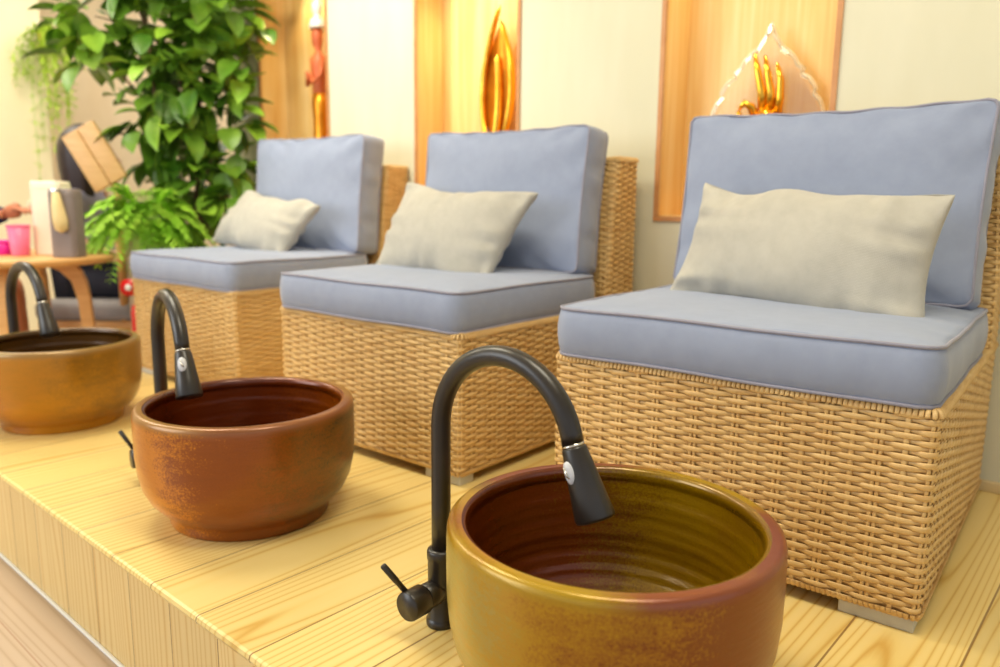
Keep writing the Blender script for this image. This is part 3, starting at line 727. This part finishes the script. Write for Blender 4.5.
# ------------------------------------------------------------------ beauty table and what stands on it
TZ = .685; TC = Vector((-3.411, -.188, 0))
def table():
    root = empty('side_table', TC, radians(42)); R = .335
    MB().lathe([(0, TZ-.030), (R-.02, TZ-.030), (R-.004, TZ-.020), (R, TZ-.010), (R-.003, TZ-.002), (R-.010, TZ), (.0002, TZ)], 72).build('tabletop', M['beech'], root)
    for a in (12, 102, 192, 282):
        c, s = cos(radians(a)), sin(radians(a)); b = MB(); rd = Vector((c, s, 0)); td = Vector((-s, c, 0))
        # leg that widens into a curved bracket under the top
        secs = [(.240, 0, .024), (.225, .30, .022), (.215, .50, .022), (.205, .58, .032), (.190, .62, .055), (.165, .650, .090)]
        k = 0
        for cx_, z, hw in secs:
            cc = rd*cx_; b.v += [cc-rd*hw-td*.016+Vector((0, 0, z)), cc+rd*.024-td*.016+Vector((0, 0, z)), cc+rd*.024+td*.016+Vector((0, 0, z)), cc-rd*hw+td*.016+Vector((0, 0, z))]
        for i in range(len(secs)-1):
            for j in range(4): j2 = (j+1) % 4; b.f.append((i*4+j, i*4+j2, i*4+4+j2, i*4+4+j))
        b.f += [(3, 2, 1, 0), tuple(len(b.v)-4+j for j in range(4))]
        b.build('leg', M['beech'], root, smooth=False, bevel=.004)
    tag(root, 'round light wooden table behind the amber basin at the far left', 'table')
table()
def on_table(a, d):  # across (screen right), depth from table centre
    return TC+Vector((.742, .670, 0))*a+Vector((-.66, .73, 0))*d+Vector((0, 0, TZ))
grey = soft('grey_canister_shell', srgb(128, 116, 112), srgb(140, 128, 124), 10, .45)
cream = soft('cream_canister_shell', srgb(240, 228, 200), srgb(246, 236, 210), 10, .4)
def canister(name, mat, pos, w_, d_, h, label, handle=False, lid=True):
    root = empty(name, pos, radians(38)); b = MB(); n = 48
    secs = [(.97, 0), (1, .006), (1, h*.93), (.985, h*.965), (.93, h)]
    for s, z in secs:
        for i in range(n):
            p, nn = rrect(-w_/2*s, w_/2*s, -d_/2*s, d_/2*s, min(w_, d_)*.24, i/n); b.v.append(Vector((p.x, p.y, z)))
    for i in range(len(secs)-1):
        for j in range(n): j2 = (j+1) % n; b.f.append((i*n+j, i*n+j2, (i+1)*n+j2, (i+1)*n+j))
    b.f += [tuple(range(n))[::-1], tuple(range((len(secs)-1)*n, len(secs)*n))]
    b.build('shell', mat, root)
    l = MB(); l.loop([Vector((rrect(-w_/2, w_/2, -d_/2, d_/2, min(w_, d_)*.24, i/n)[0].x, rrect(-w_/2, w_/2, -d_/2, d_/2, min(w_, d_)*.24, i/n)[0].y, h*.90)) for i in range(n)], .0018, 6); l.build('lid_seam', mat, root)
    if handle:
        hm = soft('pale_wood_handle', srgb(226, 202, 140), srgb(236, 214, 156), 20, .4)
        MB().tube([(-.005, -d_/2-.008, h*.99), (.0, -d_/2-.014, h*.93), (.004, -d_/2-.016, h*.75), (.010, -d_/2-.016, h*.55), (.012, -d_/2-.014, h*.42), (.012, -d_/2-.010, h*.38)], [.008, .014, .021, .026, .022, .008], 16).build('wooden_handle', hm, root)
        MB().box(-.014, .010, -d_/2-.022, -d_/2+.004, h*.93, h*1.0).build('handle_hinge', M['chrome'], root, bevel=.003)
    tag(root, label, 'canister'); return root
canister('grey_canister', grey, on_table(.243, -.10), .098, .085, .255, 'grey canister with a pale wooden handle on the round table', True)
canister('cream_canister', cream, on_table(.120, .03), .125, .10, .285, 'taller cream canister on the round table behind the grey one')
def cup(name, mat, pos, r0, r1, h, label, cat='cup'):
    root = empty(name, pos)
    MB().lathe([(0, 0), (r0, 0), (r0+.002, .004), (r1, h), (r1-.004, h), (r0-.002, .01), (.0002, .008)], 28).build('cup_wall', mat, root)
    MB().loop([(r1*cos(2*pi*i/28), r1*sin(2*pi*i/28), h) for i in range(28)], .003, 6).build('rim', mat, root)
    tag(root, label, cat); return root
pink = soft('pink_plastic', srgb(240, 110, 150), srgb(248, 130, 166), 10, .4)
mag = soft('magenta_plastic', srgb(220, 30, 150), srgb(232, 44, 166), 10, .4)
cup('pink_cup', pink, on_table(.022, -.04), .030, .040, .115, 'bright pink cup on the round table left of the canisters')
cup('magenta_bowl', mag, on_table(-.075, .0), .050, .058, .052, 'low magenta bowl at the left edge of the round table')
def brushes():
    root = empty('brush_pot', on_table(.03, .12))
    MB().lathe([(0, 0), (.034, 0), (.036, .12), (.032, .12), (.0002, .01)], 20).build('pot', soft('navy_pot', srgb(40, 46, 84), srgb(52, 58, 98), 10, .5), root)
    rn = random.Random(4); hd = soft('peach_bristles', srgb(240, 196, 160), srgb(246, 206, 174), 30, .8)
    for i in range(6):
        a = i*pi/3; top = Vector((cos(a)*.035+.0, sin(a)*.035, .165+.02*rn.random())); br = MB().tube([(cos(a)*.012, sin(a)*.012, .02), top], .004, 8).build('brush_handle', M['bark'], root)
        d = (top-Vector((cos(a)*.012, sin(a)*.012, .02))).normalized()
        MB().tube([top, top+d*.012, top+d*.03, top+d*.045], [.005, .013, .015, .004], 10).build('brush_head', hd, br)
    tag(root, 'navy pot of soft brushes on the round table behind the pink cup', 'pot')
brushes()

# ------------------------------------------------------------------ bench, wooden backrest, extinguisher
SX = Vector((.742, .670, 0)); DP = Vector((-.670, .742, 0)); BR = atan2(.670, .742)
def bench():
    c = Vector((-3.944, .317, 0)); root = empty('cushioned_bench', c, BR)
    # local x = screen right, y = away
    MB().box(-.20, .24, -.23, .27, .295, .34).build('seat_frame', M['beech'], root, bevel=.008)
    for x in (-.17, .21):
        for y in (-.21, .22): MB().tube([(x, y, 0), (x, y, .30)], [.018, .024], 12).build('leg', M['beech'], root)
    o = MB().box(-.21, .25, -.24, .27, .34, .43).build('seat_cushion', soft('grey_bench_fabric', srgb(150, 146, 146), srgb(162, 158, 158), 20, .9), root, bevel=.03)
    # two wide slats leaning back on a post
    rt = Matrix.Translation((.145, -.27, 1.085)) @ Matrix.Rotation(radians(-29), 4, 'Y')
    for q in (-1, 1):
        MB().box(-.039+q*.041, .039+q*.041, -.012, .012, -.136, .136, rt).build('back_slat', M['board'], root, bevel=.004)
    MB().box(-.075, .075, .012, .030, -.10, -.06, rt).box(-.075, .075, .012, .030, .06, .10, rt).build('cross_rail', M['beech'], root, bevel=.003)
    MB().tube([rt @ Vector((0, .026, .08)), rt @ Vector((0, .026, -.16)), (.22, -.25, .80), (.20, -.21, .33)], [.014, .016, .018, .020], 12).build('back_post', M['beech'], root)
    tag(root, 'wooden seat with grey cushion and leaning two-slat back, behind the round table', 'bench')
    return c
BC = bench()
def extinguisher():
    root = empty('fire_extinguisher', (-3.075, .108, P)); red = soft('red_enamel', srgb(206, 26, 26), srgb(220, 36, 34), 8, .3)
    MB().lathe([(0, 0), (.028, 0), (.030, .01), (.030, .22), (.026, .245), (.014, .26), (.012, .27), (.0002, .27)], 32).build('tank', red, root)
    MB().tube([(0, 0, .268), (0, 0, .30)], .010, 12).build('valve', M['black_metal'], root)
    d = Matrix.Rotation(radians(-45), 4, 'Z') 
    dd = Vector((.66, -.73, 0)); c = Vector((-.004, -.030, .322))
    MB().tube([c, c+dd*.010], .034, 28).build('round_plate', red, root)
    MB().tube([c+dd*.0101, c+dd*.0115], .013, 20).build('plate_centre', M['white'], root)
    MB().tube([(0, 0, .29), (-.004, -.026, .315)], .006, 8).build('neck', M['black_metal'], root)
    tag(root, 'red cylinder with a round red plate, half hidden left of the farthest chair', 'extinguisher')
extinguisher()

# ------------------------------------------------------------------ people
def skin_obj(name, verts, edges, radii, mat, parent=None, sub=2, loc=None, rz=0):
    me = bpy.data.meshes.new(name); me.from_pydata([Vector(v) for v in verts], edges, []); me.materials.append(mat)
    o = bpy.data.objects.new(name, me); COL.objects.link(o)
    if parent: o.parent = parent
    s = o.modifiers.new('skin', 'SKIN'); s.use_smooth_shade = True
    for i, r in enumerate(radii):
        sv = me.skin_vertices[0].data[i]; sv.radius = r if isinstance(r, tuple) else (r, r); sv.use_root = (i == 0)
    sb = o.modifiers.new('sub', 'SUBSURF'); sb.levels = sub; sb.render_levels = sub
    return o
skinm = soft('skin', srgb(224, 168, 136), srgb(232, 180, 148), 6, .5, sss=.0)
shin = soft('skin_tanned', srgb(198, 124, 86), srgb(208, 136, 98), 6, .5)
hair = soft('black_hair', srgb(36, 26, 26), srgb(52, 40, 38), 40, .45)
def head_mesh(c, fwd, s=1.0):
    """lathe-like head with brow, nose, lips and chin, facing fwd"""
    b = MB(); f = Vector(fwd).normalized(); r = f.cross(Vector((0, 0, 1))).normalized(); n = 32; m = 28
    for i in range(m+1):
        v = i/m; z = cos(pi*v)*.118; 
        for j in range(n):
            a = 2*pi*j/n; rad = sin(pi*v); fx = cos(a)*rad*.098; sx_ = sin(a)*rad*.076
            if z < -.02: k_ = 1-(-.02-z)*2.6; sx_ *= k_; fx *= (1 if fx > 0 else k_)
            fr = max(0, cos(a))
            fx += .020*exp(-((z+.020)/.020)**2)*fr**30 + .012*exp(-((z+.005)/.03)**2)*fr**40 + .006*exp(-((z+.055)/.008)**2)*fr**14 + .008*exp(-((z+.095)/.02)**2)*fr**8
            fx -= .008*exp(-((z-.008)/.012)**2)*(exp(-((a-.38)/.18)**2)+exp(-((2*pi-a-.38)/.18)**2))
            b.v.append(c+(f*fx+r*sx_+Vector((0, 0, z)))*s)
    for i in range(m):
        for j in range(n):
            j2 = (j+1) % n; b.f.append((i*n+j, (i+1)*n+j, (i+1)*n+j2, i*n+j2))
    for sd in (-1, 1): b.tube([c+(r*sd*.072+Vector((0, 0, -.028)))*s, c+(r*sd*.083-f*.006+Vector((0, 0, 0)))*s, c+(r*sd*.074-f*.004+Vector((0, 0, .022)))*s], [.008*s, .013*s, .008*s], 8)
    return b
def hand(b, w_, d, up, s=1.0):
    d = d.normalized(); sd = d.cross(up).normalized(); n = sd.cross(d)
    b.tube([w_, w_+d*.03*s, w_+d*.075*s, w_+d*.09*s], [.022*s, .032*s, .036*s, .026*s], 12, True, .55)
    for q, L in zip((-1.5, -.5, .5, 1.5), (.060, .072, .076, .066)):
        p = w_+d*.082*s+sd*q*.017*s; b.tube([p, p+(d*.5*L-n*.006)*s, p+(d*.85*L-n*.022)*s, p+(d*L-n*.036)*s], [.009*s, .0085*s, .0078*s, .005*s], 8)
    p = w_+d*.03*s-sd*.026*s; b.tube([p, p+(d*.03-sd*.022)*s, p+(d*.055-sd*.028-n*.01)*s], [.012*s, .010*s, .006*s], 8)
def person_one():
    # seated on the cushioned seat, back to the camera, turned to the right
    c = BC+SX*-.07+DP*.05; root = empty('person', (c.x, c.y, 0), BR); root.scale = (1, 1, .93)
    # local: x = right in view (the way the person faces), y = away from camera
    hipz = .57
    V = [(0, 0, hipz), (.0, 0, .70), (-.02, 0, .86), (-.02, 0, .96), (.0, 0, 1.03), (.02, 0, 1.10),
         (-.02, -.17, .95), (.05, -.21, .74), (.24, -.16, .66), (-.02, .17, .95), (.05, .21, .74), (.24, .16, .66),
         (.02, -.09, .55), (.24, -.10, .54), (.42, -.11, .54), (.44, -.11, .30), (.42, -.11, .07), (.53, -.12, .03),
         (.02, .09, .55), (.24, .10, .54), (.42, .11, .54), (.44, .11, .30), (.42, .11, .07), (.53, .12, .03)]
    E = [(0, 1), (1, 2), (2, 3), (3, 4), (4, 5), (3, 6), (6, 7), (7, 8), (3, 9), (9, 10), (10, 11), (0, 12), (12, 13), (13, 14), (14, 15), (15, 16), (16, 17), (0, 18), (18, 19), (19, 20), (20, 21), (21, 22), (22, 23)]
    R = [(.13, .12), (.115, .10), (.12, .10), (.09, .08), .048, .045, .050, .042, .030, .050, .042, .030, .085, .075, .058, .050, .036, .030, .085, .075, .058, .050, .036, .030]
    body = skin_obj('body', V, E, R, skinm, root)
    hd = head_mesh(Vector((.045, 0, 1.185)), (1, .35, -.1))
    for s in (-1, 1): hh = MB(); hand(hh, Vector((.24, s*.16, .655)), Vector((1, -s*.3, -.15)), Vector((0, 0, 1))); hh.build('hand', skinm, root)
    hd.build('head', skinm, root)
    top = soft('lilac_grey_shirt', srgb(150, 146, 170), srgb(166, 162, 184), 10, .9)
    ti = [1, 2, 3, 6, 7, 9, 10]; mp = {v: i for i, v in enumerate(ti)}
    skin_obj('shirt', [V[i] for i in ti]+[(0, 0, .60)], [(mp[a], mp[b_]) for a, b_ in E if a in mp and b_ in mp]+[(0, 7)], [(r[0]+.012, r[1]+.012) if isinstance(r, tuple) else r+.012 for r in [R[i] for i in ti]]+[(.145, .135)], top, root)
    tr = soft('black_trousers', srgb(26, 28, 40), srgb(36, 38, 52), 10, .9)
    ti = [0, 12, 13, 14, 15, 16, 18, 19, 20, 21, 22]; mp = {v: i for i, v in enumerate(ti)}
    skin_obj('trousers', [V[i] for i in ti], [(mp[a], mp[b_]) for a, b_ in E if a in mp and b_ in mp], [(r[0]+.012, r[1]+.012) if isinstance(r, tuple) else r+.012 for r in [R[i] for i in ti]], tr, root)
    # bobbed hair falling behind the head
    hb = MB(); n = 36; m = 22; cc = Vector((.02, 0, 1.20)); f = Vector((.94, .33, 0)); r = Vector((.33, -.94, 0))
    for i in range(m+1):
        t = i/m
        for j in range(n):
            a = 2*pi*j/n; fa = cos(a)
            if t < .5: z = .150*cos(pi*t); rad = sin(pi*t)
            else: z = -(t-.5)*2*.22; rad = 1.0-.22*((t-.5)*2)**2
            if fa > .25 and t > .42: rad *= .80
            bump_ = 1+.02*sin(j*2.2)+.01*sin(j*5)
            hb.v.append(cc+f*(fa*rad*.118*bump_-.012)+r*(sin(a)*rad*.102*bump_)+Vector((0, 0, z)))
    for i in range(m):
        for j in range(n):
            if cos(2*pi*(j+.5)/n) > .45 and i > m*.42: continue
            j2 = (j+1) % n; hb.f.append((i*n+j, (i+1)*n+j, (i+1)*n+j2, i*n+j2))
    hb.build('hair', hair, root)
    tag(root, 'person with black bobbed hair in black trousers, seated behind the wooden slatted back', 'person')
person_one()
def person_two():
    c = Vector((-4.110, -.305, 0)); root = empty('person', (c.x, c.y, 0), BR)
    V = [(0, 0, .54), (-.01, 0, .68), (-.03, 0, .86), (-.03, 0, .98), (-.02, 0, 1.05), (-.01, 0, 1.12),
         (-.03, -.17, .97), (.02, -.22, .78), (.20, -.16, .80), (-.03, .17, .97), (.02, .22, .78), (.21, .17, .83),
         (.02, -.09, .52), (.20, -.085, .52), (.36, -.08, .53), (.37, -.08, .28), (.34, -.08, .06), (.45, -.08, .03),
         (.02, .09, .52), (.18, .08, .52), (.28, .07, .53), (.27, .07, .28), (.24, .07, .06), (.35, .07, .03)]
    E = [(0, 1), (1, 2), (2, 3), (3, 4), (4, 5), (3, 6), (6, 7), (7, 8), (3, 9), (9, 10), (10, 11), (0, 12), (12, 13), (13, 14), (14, 15), (15, 16), (16, 17), (0, 18), (18, 19), (19, 20), (20, 21), (21, 22), (22, 23)]
    R = [(.12, .11), (.10, .09), (.11, .09), (.085, .075), .045, .043, .046, .038, .027, .046, .038, .027, .075, .065, .052, .048, .034, .028, .075, .065, .052, .048, .034, .028]
    skin_obj('body', V, E, R, shin, root)
    hd = head_mesh(Vector((.015, 0, 1.205)), (1, 0, -.15))
    hd.build('head', shin, root)
    for w0, d0 in (((.20, -.16, .80), (1, .3, .15)), ((.21, .17, .83), (1, -.3, .25))): hh = MB(); hand(hh, Vector(w0), Vector(d0), Vector((0, 0, 1))); hh.build('hand', shin, root)
    dr = soft('magenta_dress_cloth', srgb(206, 30, 130), srgb(222, 44, 146), 10, .9)
    ti = [0, 1, 2, 3, 12, 13, 18, 19]; mp = {v: i for i, v in enumerate(ti)}
    skin_obj('dress', [V[i] for i in ti], [(mp[a], mp[b_]) for a, b_ in E if a in mp and b_ in mp], [(r[0]+.014, r[1]+.014) if isinstance(r, tuple) else r+.022 for r in [R[i] for i in ti]], dr, root)
    nv = soft('navy_sleeve', srgb(34, 40, 78), srgb(44, 50, 92), 10, .9)
    sl = MB()
    for a_, b_, c_ in ((6, 7, 8), (9, 10, 11)):
        A, B_, C_ = Vector(V[a_]), Vector(V[b_]), Vector(V[c_]); sl.tube([A, A.lerp(B_, .5), B_, B_.lerp(C_, .5), B_.lerp(C_, .92)], [.058, .052, .048, .042, .036], 16)
    sl.build('sleeves', nv, root)
    hb = MB(); hb.lathe([(.0002, .14), (.05, .13), (.09, .09), (.105, .04), (.106, -.02), (.10, -.08), (.09, -.12)], 28, (-.015, 0, 1.215)); hb.build('hair', hair, root)
    tag(root, 'person in a magenta dress with bare legs, seated left of the round table', 'person')
    st = empty('round_stool', (c.x-.02, c.y, 0))
    MB().lathe([(0, .40), (.17, .40), (.18, .41), (.18, .425), (.17, .435), (.0002, .435)], 32).build('seat', M['beech'], st)
    for a in (0, 90, 180, 270): MB().tube([(.14*cos(radians(a)), .14*sin(radians(a)), .40), (.17*cos(radians(a)), .17*sin(radians(a)), 0)], .015, 10).build('leg', M['beech'], st)
    tag(st, 'round wooden stool under the person in magenta, left of the round table', 'stool')
person_two()
